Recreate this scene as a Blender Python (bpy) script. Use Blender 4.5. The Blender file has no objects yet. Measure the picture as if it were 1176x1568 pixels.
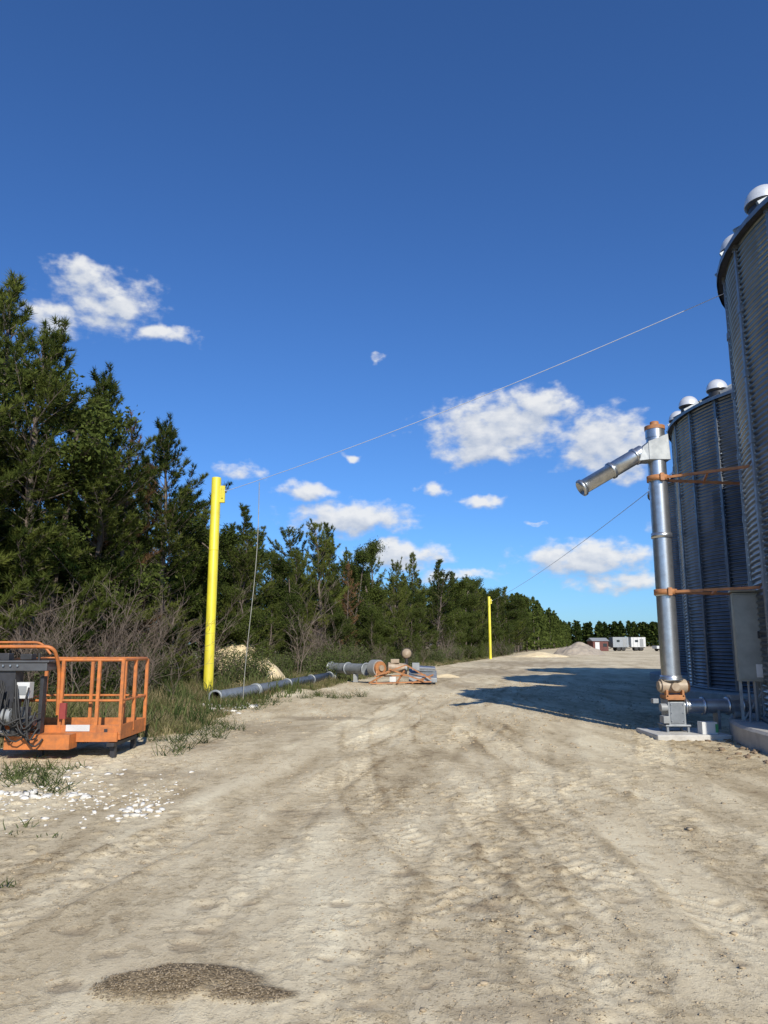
import bpy, math, random
import numpy as np
from mathutils import Vector, Matrix
rng=np.random.default_rng(7); random.seed(7)
scene=bpy.context.scene
R=math.radians

# ---------------------------------------------------------------- noise
def _h(ix,iy,s):
    n=(ix.astype(np.int64)*374761393+iy.astype(np.int64)*668265263+s*1442695041)&0xffffffff
    n=((n^(n>>13))*1274126177)&0xffffffff
    n=n^(n>>16)
    return (n&0xffff)/65535.0
def vnoise(x,y,s=0):
    x=np.asarray(x,float);y=np.asarray(y,float)
    xi=np.floor(x);yi=np.floor(y);fx=x-xi;fy=y-yi
    fx=fx*fx*(3-2*fx);fy=fy*fy*(3-2*fy)
    a=_h(xi,yi,s);b=_h(xi+1,yi,s);c=_h(xi,yi+1,s);d=_h(xi+1,yi+1,s)
    return (a*(1-fx)+b*fx)*(1-fy)+(c*(1-fx)+d*fx)*fy
def fbm(x,y,o=4,s=0):
    r=0;a=.5;t=0
    for i in range(o):
        r=r+a*vnoise(x*2**i+i*17.3,y*2**i+i*9.1,s+i);t+=a;a*=.5
    return r/t

# ---------------------------------------------------------------- materials
def nodes(m):
    m.use_nodes=True
    nt=m.node_tree
    return nt,nt.nodes,nt.links
def mat(name,c1,c2=None,scale=3,rough=.6,metal=0,bump=0,bscale=30,rvar=.1,stretch=(1,1,1)):
    m=bpy.data.materials.new(name);nt,N,L=nodes(m)
    P=N['Principled BSDF'];P.inputs['Metallic'].default_value=metal
    if c2 is None:c2=tuple(x*.72 for x in c1)
    tc=N.new('ShaderNodeTexCoord');mp=N.new('ShaderNodeMapping');mp.inputs['Scale'].default_value=stretch
    L.new(tc.outputs['Object'],mp.inputs[0])
    n=N.new('ShaderNodeTexNoise');n.inputs['Scale'].default_value=scale;n.inputs['Detail'].default_value=6;n.inputs['Roughness'].default_value=.65
    L.new(mp.outputs[0],n.inputs['Vector'])
    cr=N.new('ShaderNodeValToRGB');cr.color_ramp.elements[0].position=.3;cr.color_ramp.elements[1].position=.62
    cr.color_ramp.elements[0].color=(*c2,1);cr.color_ramp.elements[1].color=(*c1,1)
    L.new(n.outputs[0],cr.inputs[0]);L.new(cr.outputs[0],P.inputs['Base Color'])
    mr=N.new('ShaderNodeMapRange');mr.inputs[3].default_value=rough+rvar;mr.inputs[4].default_value=max(.05,rough-rvar)
    L.new(n.outputs[0],mr.inputs[0]);L.new(mr.outputs[0],P.inputs['Roughness'])
    if bump:
        n2=N.new('ShaderNodeTexNoise');n2.inputs['Scale'].default_value=bscale;n2.inputs['Detail'].default_value=5
        L.new(tc.outputs['Object'],n2.inputs['Vector'])
        b=N.new('ShaderNodeBump');b.inputs['Strength'].default_value=bump;b.inputs['Distance'].default_value=.02
        L.new(n2.outputs[0],b.inputs['Height']);L.new(b.outputs[0],P.inputs['Normal'])
    return m
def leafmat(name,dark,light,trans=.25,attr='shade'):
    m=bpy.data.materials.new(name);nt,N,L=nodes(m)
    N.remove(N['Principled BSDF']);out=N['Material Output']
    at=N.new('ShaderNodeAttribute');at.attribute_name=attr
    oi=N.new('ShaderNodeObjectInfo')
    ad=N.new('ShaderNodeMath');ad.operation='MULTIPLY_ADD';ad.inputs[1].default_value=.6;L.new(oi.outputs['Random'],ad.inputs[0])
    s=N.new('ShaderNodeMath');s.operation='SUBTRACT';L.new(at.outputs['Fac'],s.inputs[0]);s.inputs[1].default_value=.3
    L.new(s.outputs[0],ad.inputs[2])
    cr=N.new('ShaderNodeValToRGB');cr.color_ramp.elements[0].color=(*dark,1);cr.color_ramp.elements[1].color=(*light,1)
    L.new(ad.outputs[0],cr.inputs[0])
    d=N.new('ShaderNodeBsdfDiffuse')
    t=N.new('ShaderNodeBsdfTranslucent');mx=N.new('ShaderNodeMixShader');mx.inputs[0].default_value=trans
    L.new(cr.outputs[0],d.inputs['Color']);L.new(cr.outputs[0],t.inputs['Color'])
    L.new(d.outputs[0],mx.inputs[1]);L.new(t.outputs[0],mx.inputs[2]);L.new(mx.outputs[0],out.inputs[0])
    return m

M={}
M['galv']=mat('galvanised_steel',(.60,.62,.64),(.38,.40,.42),6,.33,.9,.05,60)
M['galv_dull']=mat('dull_galvanised',(.30,.32,.34),(.19,.21,.23),5,.5,.8)
M['head']=mat('weathered_sheet_steel',(.34,.36,.37),(.24,.26,.28),5,.55,.5)
M['white']=mat('white_paint',(.66,.66,.64),(.52,.52,.50),3,.4)
M['cap']=mat('white_vent_metal',(.76,.77,.78),(.6,.61,.62),4,.35,.3)
M['dark']=mat('dark_metal',(.04,.04,.045),(.02,.02,.02),8,.5)
M['black']=mat('black_rubber',(.02,.02,.02),(.035,.033,.03),8,.6)
M['orange']=mat('orange_paint',(.60,.19,.045),(.34,.125,.045),9,.55)
M['rust_orange']=mat('orange_primer_steel',(.46,.20,.075),(.26,.12,.055),8,.6)
M['yellow']=mat('yellow_paint',(.78,.69,.045),(.60,.50,.045),3,.45,0,.05,12,.1,(1,1,.4))
M['concrete']=mat('concrete',(.46,.44,.4),(.33,.31,.28),4,.9,0,.4,25)
M['pad']=mat('pale_concrete',(.58,.56,.51),(.42,.40,.36),4,.9,0,.3,25)
M['chunk']=mat('broken_concrete',(.78,.75,.68),(.52,.48,.40),12,.9,0,.5,25)
M['grey']=mat('grey_paint',(.3,.31,.31),(.22,.23,.23),5,.5)
M['cabinet']=mat('cabinet_grey',(.27,.28,.25),(.19,.20,.18),3,.45)
M['console']=mat('console_grey',(.09,.095,.1),(.06,.06,.065),6,.5)
M['tan']=mat('tan_motor',(.40,.32,.23),(.28,.21,.145),6,.5)
M['red']=mat('red_paint',(.30,.05,.04),(.2,.03,.03),5,.5)
M['barnred']=mat('faded_barn_red',(.15,.055,.045),(.1,.035,.03),3,.8)
M['pipegrey']=mat('grey_coated_pipe',(.29,.31,.32),(.19,.21,.22),4,.45,.2)
M['green']=mat('green_label',(.06,.3,.12),None,5,.5)
M['glass']=mat('dark_glass',(.03,.035,.04),None,3,.1)
M['wire']=mat('steel_wire',(.72,.72,.72),(.6,.6,.6),5,.5,.1)
M['cable']=mat('pale_cable',(.36,.36,.32),None,5,.7)
M['bark']=mat('bark',(.19,.15,.12),(.095,.075,.06),9,.95,0,.0,25,.04,(1,1,.25))
M['twig']=mat('grey_twigs',(.24,.19,.15),(.12,.092,.075),4,.9)
M['pine']=leafmat('pine_needles',(.018,.034,.009),(.170,.195,.045),.22)
M['leaf']=leafmat('broad_leaves',(.020,.034,.010),(.125,.155,.038),.28)
M['drypine']=leafmat('dry_needles',(.06,.035,.018),(.24,.14,.07),.2)
M['drygrass']=leafmat('dry_grass_blades',(.12,.105,.05),(.44,.37,.21),.3)
M['grass']=leafmat('grass_blades',(.07,.085,.028),(.32,.29,.13),.3)
M['weed']=leafmat('weed_leaves',(.035,.055,.018),(.16,.19,.07),.3)
M['sand']=mat('sand_heap',(.78,.64,.40),(.62,.49,.29),2,.95,0,.4,20)
M['gdirt']=mat('grey_dirt_heap',(.40,.34,.26),(.29,.24,.19),1,.95,0,.9,4)

def binmat():
    m=bpy.data.materials.new('corrugated_bin_steel');nt,N,L=nodes(m);P=N['Principled BSDF']
    tc=N.new('ShaderNodeTexCoord');sp=N.new('ShaderNodeSeparateXYZ');L.new(tc.outputs['Object'],sp.inputs[0])
    def M2(op,a,b=None):
        n=N.new('ShaderNodeMath');n.operation=op
        for i,q in enumerate((a,b)):
            if q is None: continue
            if isinstance(q,(int,float)): n.inputs[i].default_value=q
            else: L.new(q,n.inputs[i])
        return n.outputs[0]
    an=M2('ARCTAN2',sp.outputs[1],sp.outputs[0])
    row=M2('FLOOR',M2('DIVIDE',M2('SUBTRACT',sp.outputs[2],.3),1.12))
    col=M2('FLOOR',M2('ADD',M2('MULTIPLY',an,13/(2*math.pi)),M2('MULTIPLY',row,.5)))
    cb=N.new('ShaderNodeCombineXYZ');L.new(row,cb.inputs[0]);L.new(col,cb.inputs[1])
    wn=N.new('ShaderNodeTexWhiteNoise');L.new(cb.outputs[0],wn.inputs[0])
    ns=N.new('ShaderNodeTexNoise');ns.inputs['Scale'].default_value=2.5;ns.inputs['Detail'].default_value=8;L.new(tc.outputs['Object'],ns.inputs['Vector'])
    f=M2('ADD',M2('MULTIPLY',wn.outputs[0],.4),M2('MULTIPLY',ns.outputs[0],.6))
    cr=N.new('ShaderNodeValToRGB');cr.color_ramp.elements[0].color=(.105,.125,.15,1);cr.color_ramp.elements[1].color=(.26,.285,.32,1)
    cr.color_ramp.elements[0].position=.2;cr.color_ramp.elements[1].position=.8
    L.new(f,cr.inputs[0]);L.new(cr.outputs[0],P.inputs['Base Color'])
    P.inputs['Metallic'].default_value=.85
    mr=N.new('ShaderNodeMapRange');mr.inputs[3].default_value=.36;mr.inputs[4].default_value=.24;L.new(f,mr.inputs[0]);L.new(mr.outputs[0],P.inputs['Roughness'])
    return m
M['bin']=binmat()

# ---------------------------------------------------------------- mesh helpers
def make_mesh(name,V,faces,mats,attr=None,smooth=False,attr2=None):
    me=bpy.data.meshes.new(name)
    V=np.asarray(V,np.float32)
    me.vertices.add(len(V));me.vertices.foreach_set('co',V.ravel())
    li=np.concatenate([np.asarray(f).ravel() for f,_ in faces]).astype(np.int32)
    tot=np.concatenate([np.full(len(f),f.shape[1]) for f,_ in faces]).astype(np.int32)
    st=np.concatenate([[0],np.cumsum(tot)[:-1]]).astype(np.int32)
    mi=np.concatenate([np.full(len(f),i) for f,i in faces]).astype(np.int32)
    me.loops.add(len(li));me.loops.foreach_set('vertex_index',li)
    me.polygons.add(len(tot));me.polygons.foreach_set('loop_start',st)
    me.polygons.foreach_set('material_index',mi)
    if smooth: me.polygons.foreach_set('use_smooth',np.ones(len(tot),bool))
    for m in mats: me.materials.append(m)
    if attr is not None:
        a=me.attributes.new('shade','FLOAT','POINT');a.data.foreach_set('value',np.asarray(attr,np.float32))
    if attr2 is not None:
        for k,v in attr2.items():
            a=me.attributes.new(k,'FLOAT','POINT');a.data.foreach_set('value',np.asarray(v,np.float32).ravel())
    me.update(calc_edges=True);me.validate()
    return me
def add_obj(name,me,loc=(0,0,0),parent=None,rotz=0,scale=(1,1,1)):
    o=bpy.data.objects.new(name,me);scene.collection.objects.link(o)
    o.location=loc;o.rotation_euler=(0,0,rotz);o.scale=scale
    if parent: o.parent=parent
    return o
def empty(name,loc=(0,0,0),rotz=0):
    o=bpy.data.objects.new(name,None);scene.collection.objects.link(o);o.location=loc;o.rotation_euler=(0,0,rotz);o.empty_display_size=.3
    return o
def frame(d):
    d=Vector(d).normalized();a=Vector((0,0,1)) if abs(d.z)<.9 else Vector((1,0,0))
    x=d.cross(a).normalized();y=d.cross(x).normalized();return x,y,d
class MB:
    def __init__(s): s.v=[];s.f=[];s.m=[];s.sm=[];s.mats=[]
    def mi(s,k):
        if k not in s.mats: s.mats.append(k)
        return s.mats.index(k)
    def add(s,v,f,m,sm=False):
        o=len(s.v);s.v+= [tuple(p) for p in v];i=s.mi(m)
        for q in f: s.f.append(tuple(a+o for a in q));s.m.append(i);s.sm.append(sm)
    def box(s,c,d,m,rot=None):
        x,y,z=[q/2 for q in d];v=[Vector((a*x,b*y,e*z)) for a in(-1,1) for b in(-1,1) for e in(-1,1)]
        if rot is not None: v=[rot@p for p in v]
        v=[p+Vector(c) for p in v]
        s.add(v,[(0,1,3,2),(4,6,7,5),(0,4,5,1),(2,3,7,6),(0,2,6,4),(1,5,7,3)],m)
    def beam(s,p0,p1,w,h,m):
        p0=Vector(p0);p1=Vector(p1);x,y,d=frame(p1-p0)
        rot=Matrix((x,y,d)).transposed();s.box((p0+p1)/2,(w,h,(p1-p0).length),m,rot)
    def rings(s,prof,p,axis,seg,m,caps=True,smooth=True):
        x,y,d=frame(axis);p=Vector(p);v=[]
        for r,t in prof:
            for i in range(seg):
                a=2*math.pi*i/seg;v.append(p+d*t+x*(r*math.cos(a))+y*(r*math.sin(a)))
        f=[]
        for j in range(len(prof)-1):
            for i in range(seg):
                k=(i+1)%seg;f.append((j*seg+i,j*seg+k,(j+1)*seg+k,(j+1)*seg+i))
        s.add(v,f,m,smooth)
        if caps:
            s.add(v[:seg],[tuple(range(seg))[::-1]],m);s.add(v[-seg:],[tuple(range(seg))],m)
    def cyl(s,p0,p1,r,m,seg=20,r1=None,caps=True):
        d=Vector(p1)-Vector(p0);s.rings([(r,0),(r if r1 is None else r1,d.length)],p0,d,seg,m,caps)
    def path(s,pts,r,m,seg=8):
        pts=[Vector(p) for p in pts];v=[];n=len(pts);ref=None
        for i,p in enumerate(pts):
            t=(pts[min(i+1,n-1)]-pts[max(i-1,0)]).normalized()
            if ref is None: x,y,_=frame(t)
            else:
                x=(ref-t*ref.dot(t)).normalized();y=t.cross(x)
            ref=x
            for k in range(seg):
                a=2*math.pi*k/seg;v.append(p+x*r*math.cos(a)+y*r*math.sin(a))
        f=[(j*seg+i,j*seg+(i+1)%seg,(j+1)*seg+(i+1)%seg,(j+1)*seg+i) for j in range(n-1) for i in range(seg)]
        s.add(v,f,m,True);s.add(v[:seg],[tuple(range(seg))[::-1]],m);s.add(v[-seg:],[tuple(range(seg))],m)
    def dome(s,c,r,h,m,seg=20,n=6):
        s.rings([(max(r*math.cos(i/n*math.pi/2),.004),h*math.sin(i/n*math.pi/2)) for i in range(n+1)],c,(0,0,1),seg,m,True)
    def mesh(s,name):
        me=bpy.data.meshes.new(name);me.from_pydata([tuple(p) for p in s.v],[],s.f)
        for k in s.mats: me.materials.append(M[k])
        me.polygons.foreach_set('material_index',s.m);me.polygons.foreach_set('use_smooth',s.sm);me.update();return me
    def obj(s,name,parent=None,bevel=0,loc=(0,0,0)):
        o=add_obj(name,s.mesh(name),loc,parent)
        if bevel:
            b=o.modifiers.new('bevel','BEVEL');b.width=bevel;b.segments=2;b.limit_method='ANGLE';b.angle_limit=R(50)
        return o

# ---------------------------------------------------------------- ground
def verge_x(y):
    y=np.asarray(y,float)
    e=np.where(y<13.7,-4.0-(13.7-y)*1.3,np.where(y<20,-4.0,np.where(y<35,-4+(y-20)*.16,-1.6+(y-35)*.262)))
    return e
def axis_pts(a,b,step,lo,hi,g):
    pts=list(np.arange(a,b,step));s=step;x=pts[-1]
    while x<hi: s*=g;x+=s;pts.append(x)
    s=step;x=pts[0];pre=[]
    while x>lo: s*=g;x-=s;pre.append(x)
    return np.array(pre[::-1]+pts)
xs=axis_pts(-6.2,7.2,.028,-900,900,1.05)
ys=axis_pts(3.2,14,.025,-60,1100,1.024)
X,Y=np.meshgrid(xs,ys)
near=np.clip(1-(np.hypot(X,Y)-60)/60,0,1)
WX=X+.35*(fbm(X*.6,Y*.6,2,501)-.5);WY=Y+.5*(fbm(X*.6,Y*.6,2,502)-.5)
Z=(fbm(X*.3,Y*.25,3,3)-.5)*.10
Z*=near
nf=np.clip(1-(Y-16)/12,0,1)
rough=np.clip(fbm(WX*.9-WY*.15,WY*.35,4,15)*3.6-1.45,0,1)
crumb=np.clip(fbm(X*11,Y*11,3,21)-.55,0,1)*nf
Z+=crumb*.10*rough
Z+=(fbm(X*5,Y*4,3,23)-.5)*.014*rough*near
streak=fbm((X-.2*Y)*2.6,(Y+.2*X)*.33,4,131);streak2=fbm((X+.12*Y)*3.4,(Y)*.4,4,141)
tint=.58+(fbm(X*.5,Y*.35,4,31)-.5)*.45+(streak-.5)*.50+(streak2-.5)*.40-rough*.07-crumb*.9*rough
Z+=(streak-.5)*.03*near
tracks=[(-1.15,.16,-.002,.24,.03,.15),(.28,.17,.001,.26,.03,.16),(-.55,.05,.006,.17,.015,.11),(1.0,.02,.004,.2,.02,.13),
 (2.15,-.10,.008,.26,.026,.16),(3.5,-.16,.010,.28,.028,.17),(-2.3,.27,-.002,.26,.03,.16),(-3.5,.30,-.003,.24,.03,.15),
 (1.6,.36,-.001,.24,.02,.14),(4.9,.10,.003,.27,.024,.17),(-4.6,.55,-.014,.24,.028,.15),(3.0,-.42,.02,.24,.02,.15),(.7,-.25,.012,.2,.02,.13),(1.55,.05,.004,.24,.02,.15)]
fade=np.clip(1-(Y-45)/40,0,1)
for i,(x0,s,c,w,dep,lug) in enumerate(tracks):
    yy=Y-5
    yc=np.minimum(yy,26)
    cx=x0+s*yc+c*yc**2+(yy-yc)*.27+(vnoise(Y*.25,Y*0+i,60+i)-.5)*.5
    d=X-cx+(fbm(X*2,Y*2,2,400+i)-.5)*.08
    q=np.abs(d)/w
    inside=np.clip((1.05-q)*6,0,1)
    var=np.clip(fbm(X*.5+i*5,Y*.35,3,80+i)*4.0-1.65,0,1)*fade
    Z-=dep*.4*inside*var
    Z+=.015*np.exp(-((q-1.25)/.2)**2)*var*np.clip(fbm(X*7,Y*7,2,90+i)*3.2-1.2,0,1)
    n2_=np.clip(1-(Y-13)/4,0,1)
    ph=(Y+np.abs(d)*.9*(1 if i%2 else -1))/lug*2*math.pi+vnoise(X*.9,Y*.9,190+i)*2.5
    brk=np.clip(fbm(X*2.0,Y*2.0,3,150+i)*5-2.2,0,1)
    l=np.clip(np.sin(ph)*2.6-.5,-1,1)*inside*var*n2_*brk
    Z+=l*.0055
    tint+=inside*var*.08-np.exp(-((q-1.25)/.18)**2)*var*.13
    tint+=l*.08
verge=np.clip((verge_x(Y)+(fbm(X*.8,Y*.5,3,55)-.5)*2.6-X)/1.1,0,1)
Z+=verge*(.05+.12*(fbm(X*.6,Y*.6,3,66)))*near
def blob(cx,cy,rx,ry,s,k=4):
    out=np.zeros_like(X);m=1.8
    i0,i1=np.searchsorted(xs,[cx-rx*m,cx+rx*m]);j0,j1=np.searchsorted(ys,[cy-ry*m,cy+ry*m])
    if i1<=i0 or j1<=j0: return out
    x=X[j0:j1,i0:i1];y=Y[j0:j1,i0:i1]
    r=np.hypot((x-cx)/rx,(y-cy)/ry)+(fbm(x*4,y*4,4,s)-.5)*1.1
    out[j0:j1,i0:i1]=np.clip((1-r)*k,0,1);return out
dark=blob(-.92,3.84,.42,.20,5,3)
dark=np.clip(dark+blob(-.62,3.72,.2,.07,25,3),0,1)
hp=np.clip(dark*1.0,0,1)*np.clip(1-np.hypot((X+.98)/.55,(Y-3.86)/.30),0,1)
Z+=hp*.04+dark*.010*fbm(X*14,Y*14,3,88)
damp=blob(.18,3.9,.62,.4,6,2)*.2+blob(.55,3.55,.3,.12,16,3)*.35+blob(-.92,3.84,.56,.30,35,1.5)*.22
damp+=blob(-2.2,14.5,1.7,2.2,7,1.6)*.4+blob(-1.4,16.5,1.3,.5,27,2)*.55+blob(-3.1,12.3,.9,1.0,8,1.6)*.45+blob(3.0,30,1.6,4,10,1.4)*.4+blob(6.5,44,4,7,11,1.4)*.6+blob(2.0,38,1.8,5,12,1.4)*.45+blob(.62,4.9,.13,.1,13,3)*.6
damp+=blob(-.7,7.6,.5,.25,14,3)*.3+blob(-2.8,9.5,.9,.5,15,2)*.4+blob(12,62,8,12,18,1.4)*.55+blob(-1.2,4.3,.8,.6,19,1.5)*.12
rs=np.random.default_rng(3)
for k in range(110):
    cy=rs.uniform(3.6,14);cx_=rs.uniform(-.45,.5)*cy;sz=rs.uniform(.02,.075)
    bb=blob(cx_,cy,sz*1.3,sz,300+k,4);damp+=bb*rs.uniform(.25,.6);Z-=bb*.010
mud=blob(6.9,11.9,1.5,1.6,17,1.4)
damp+=mud*.7
Z+=mud*.05*fbm(X*6,Y*6,3,77)
nx,ny=len(xs),len(ys)
V=np.stack([X,Y,Z],-1).reshape(-1,3)
I=np.arange(nx*ny).reshape(ny,nx)
F=np.stack([I[:-1,:-1],I[:-1,1:],I[1:,1:],I[1:,:-1]],-1).reshape(-1,4)
gm=bpy.data.materials.new('sandy_dirt');nt,N,L=nodes(gm);P=N['Principled BSDF'];P.inputs['Roughness'].default_value=.95
P.inputs['Specular IOR Level'].default_value=.15
tc=N.new('ShaderNodeTexCoord')
def attr(n):
    a=N.new('ShaderNodeAttribute');a.attribute_name=n;return a.outputs['Fac']
def noise(sc,det=6,ro=.6,vec=None):
    n=N.new('ShaderNodeTexNoise');n.inputs['Scale'].default_value=sc;n.inputs['Detail'].default_value=det;n.inputs['Roughness'].default_value=ro
    L.new(vec or tc.outputs['Object'],n.inputs['Vector']);return n.outputs[0]
def math_(op,a,b,c=None):
    n=N.new('ShaderNodeMath');n.operation=op
    for i,q in enumerate((a,b,c)):
        if q is None: continue
        if isinstance(q,(int,float)): n.inputs[i].default_value=q
        else: L.new(q,n.inputs[i])
    return n.outputs[0]
def mrange(v,a,b,c=0,d=1):
    n=N.new('ShaderNodeMapRange');n.inputs[1].default_value=a;n.inputs[2].default_value=b;n.inputs[3].default_value=c;n.inputs[4].default_value=d
    L.new(v,n.inputs[0]);return n.outputs[0]
def mix(f,a,b):
    n=N.new('ShaderNodeMix');n.data_type='RGBA'
    if isinstance(f,(int,float)): n.inputs[0].default_value=f
    else: L.new(f,n.inputs[0])
    for k,q in ((6,a),(7,b)):
        if isinstance(q,tuple): n.inputs[k].default_value=(*q,1)
        else: L.new(q,n.inputs[k])
    return n.outputs[2]
mp=N.new('ShaderNodeMapping');mp.inputs['Rotation'].default_value=(0,0,R(12));mp.inputs['Scale'].default_value=(1,.38,1);L.new(tc.outputs['Object'],mp.inputs[0])
n1=noise(22,6,.7);n2=noise(110,3,.6);n3=noise(1.3,4,.6)
c1=mrange(noise(2.6,9,.68,mp.outputs[0]),.48,.53)
c2=mrange(noise(7,7,.68),.55,.59)
cd=mrange(noise(38,3,.6),.60,.66)
cd=math_('MULTIPLY',cd,mrange(attr('rough'),0,.6,.25,1))
t=math_('ADD',attr('shade'),math_('MULTIPLY',math_('SUBTRACT',n1,.5),.40))
t=math_('ADD',t,math_('MULTIPLY',math_('SUBTRACT',n2,.5),.45))
t=math_('ADD',t,math_('MULTIPLY',math_('SUBTRACT',c1,.5),.11))
t=math_('SUBTRACT',t,math_('MULTIPLY',c2,.11))
t=math_('SUBTRACT',t,math_('MULTIPLY',cd,.22))
cr=N.new('ShaderNodeValToRGB');e=cr.color_ramp.elements
e[0].position=.10;e[0].color=(.27,.20,.115,1);e[1].position=.88;e[1].color=(.82,.72,.50,1)
x=e.new(.36);x.color=(.50,.405,.255,1);x=e.new(.58);x.color=(.66,.555,.37,1)
L.new(t,cr.inputs[0])
col=mix(attr('damp'),cr.outputs[0],(.24,.18,.115))
vo=N.new('ShaderNodeTexVoronoi');vo.inputs['Scale'].default_value=70;L.new(tc.outputs['Object'],vo.inputs['Vector'])
sv=N.new('ShaderNodeSeparateColor');L.new(vo.outputs['Color'],sv.inputs[0])
grav=mix(sv.outputs[0],(.12,.088,.05),(.32,.245,.15))
col=mix(attr('dark'),col,grav)
vg=mix(n3,(.32,.26,.15),(.18,.16,.08))
col=mix(math_('MULTIPLY',attr('verge'),.8),col,vg)
L.new(col,P.inputs['Base Color'])
b1=N.new('ShaderNodeBump');b1.inputs['Strength'].default_value=.7;b1.inputs['Distance'].default_value=.013
hh=math_('ADD',math_('MULTIPLY',n1,.75),math_('MULTIPLY',n2,.4))
hh=math_('ADD',hh,math_('MULTIPLY',c1,.4));hh=math_('SUBTRACT',hh,math_('MULTIPLY',c2,.35));hh=math_('ADD',hh,math_('MULTIPLY',cd,.7))
hh=math_('ADD',hh,math_('MULTIPLY',math_('SUBTRACT',.5,vo.outputs['Distance']),math_('MULTIPLY',attr('dark'),1.0)))
L.new(hh,b1.inputs['Height']);L.new(b1.outputs[0],P.inputs['Normal'])
gme=make_mesh('ground',V,[(F,0)],[gm],attr=np.clip(tint,0,1).ravel(),smooth=True,attr2={'damp':np.clip(damp,0,1),'dark':dark,'verge':verge,'rough':rough})
add_obj('ground',gme)
xi_=xs;yi_=ys
def gz(x,y):
    i=min(max(np.searchsorted(xi_,x),1),nx-1);j=min(max(np.searchsorted(yi_,y),1),ny-1);return float(Z[j,i])

# ---------------------------------------------------------------- rocks
def ico():
    p=(1+5**.5)/2
    v=np.array([(-1,p,0),(1,p,0),(-1,-p,0),(1,-p,0),(0,-1,p),(0,1,p),(0,-1,-p),(0,1,-p),(p,0,-1),(p,0,1),(-p,0,-1),(-p,0,1)],float);v/=np.linalg.norm(v[0])
    f=np.array([(0,11,5),(0,5,1),(0,1,7),(0,7,10),(0,10,11),(1,5,9),(5,11,4),(11,10,2),(10,7,6),(7,1,8),(3,9,4),(3,4,2),(3,2,6),(3,6,8),(3,8,9),(4,9,5),(2,4,11),(6,2,10),(8,6,7),(9,8,1)])
    return v,f
IV,IF=ico()
def rocks(name,pts,sizes,m,flat=.6,irr=.35,el=1.5):
    n=len(pts)
    v=IV[None]*(1+rng.uniform(-irr,irr,(n,12,1)))
    v=v*sizes[:,None,None]*np.stack([rng.uniform(.6,el,n),rng.uniform(.6,1.2,n),rng.uniform(.6,1,n)*flat],-1)[:,None]
    a=rng.uniform(0,6.28,n);c,s=np.cos(a)[:,None],np.sin(a)[:,None]
    vx=v[...,0]*c-v[...,1]*s;vy=v[...,0]*s+v[...,1]*c
    v=np.stack([vx,vy,v[...,2]],-1)+pts[:,None]
    f=(IF[None]+(np.arange(n)*12)[:,None,None]).reshape(-1,3)
    return add_obj(name,make_mesh(name,v.reshape(-1,3),[(f,0)],[m]))
def scat(n,x0,x1,y0,y1,thr=0,seed=0,sc=.8):
    P_=[]
    while len(P_)<n:
        k=n*3;x=rng.uniform(x0,x1,k);y=rng.uniform(y0,y1,k);f=fbm(x*sc,y*sc*.5,3,seed)
        for a,b_ in zip(x[f>thr],y[f>thr]): P_.append((a,b_,gz(a,b_)+.001))
    return np.array(P_[:n])
clodm=mat('dirt_clod',(.48,.38,.245),(.28,.21,.13),10,.95)
p=scat(9000,-5,6,3.3,12,.5,201,1.2);rocks('dirt_clods',p,rng.uniform(.003,.010,len(p))*np.where(rng.random(len(p))<.04,2.4,1),clodm)
p=scat(3500,-5,10,12,34,.5,203);rocks('dirt_clods',p,rng.uniform(.008,.035,len(p)),clodm)
p=[(random.gauss(6.8,.7),random.gauss(11.4,1.0)) for _ in range(700)];p=np.array([(a,b,gz(a,b)+.01) for a,b in p if math.hypot(a-11.18,b-11.28)>5.6])
rocks('mud_clods',p,rng.uniform(.015,.06,len(p)),mat('brown_mud',(.30,.215,.135),(.15,.105,.07),8,.95,0,.5,30),.8)
gp=[]
while len(gp)<1500:
    x=-.92+random.uniform(-.5,.5);y=3.86+random.uniform(-.28,.28)
    j=np.searchsorted(ys,y);i=np.searchsorted(xs,x)
    if dark[j,i]>random.uniform(0,.7): gp.append((x,y,gz(x,y)+.001))
gp=np.array(gp);rocks('gravel_patch',gp,rng.uniform(.002,.0065,len(gp)),mat('wet_gravel',(.36,.28,.18),(.13,.10,.06),40,.7),.8)
pc=[]
for _ in range(110):
    x=random.uniform(-5.2,-3.1);pc.append((x,8.4+(x+4)*-.1+random.gauss(0,.12),0,random.choice((.015,.025,.035,.065))*random.uniform(.7,1.2)))
for _ in range(260): pc.append((random.uniform(-4.8,-2.2),8.1+random.gauss(0,.5),0,random.uniform(.006,.022)))
for _ in range(40): pc.append((random.gauss(-2.4,.2),random.gauss(7.6,.3),0,random.uniform(.015,.045)))
for _ in range(30): pc.append((random.gauss(-3.6,.5),random.gauss(9.6,.4),0,random.uniform(.012,.04)))
for _ in range(45): pc.append((random.gauss(-3.85,.3),random.gauss(19.0,.6),0,random.uniform(.04,.14)))
pc=np.array(pc)
for r_ in pc: r_[2]=gz(r_[0],r_[1])+r_[3]*.2
rocks('concrete_rubble',pc[:,:3],pc[:,3],M['chunk'],.6,.45,2.0)

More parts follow.
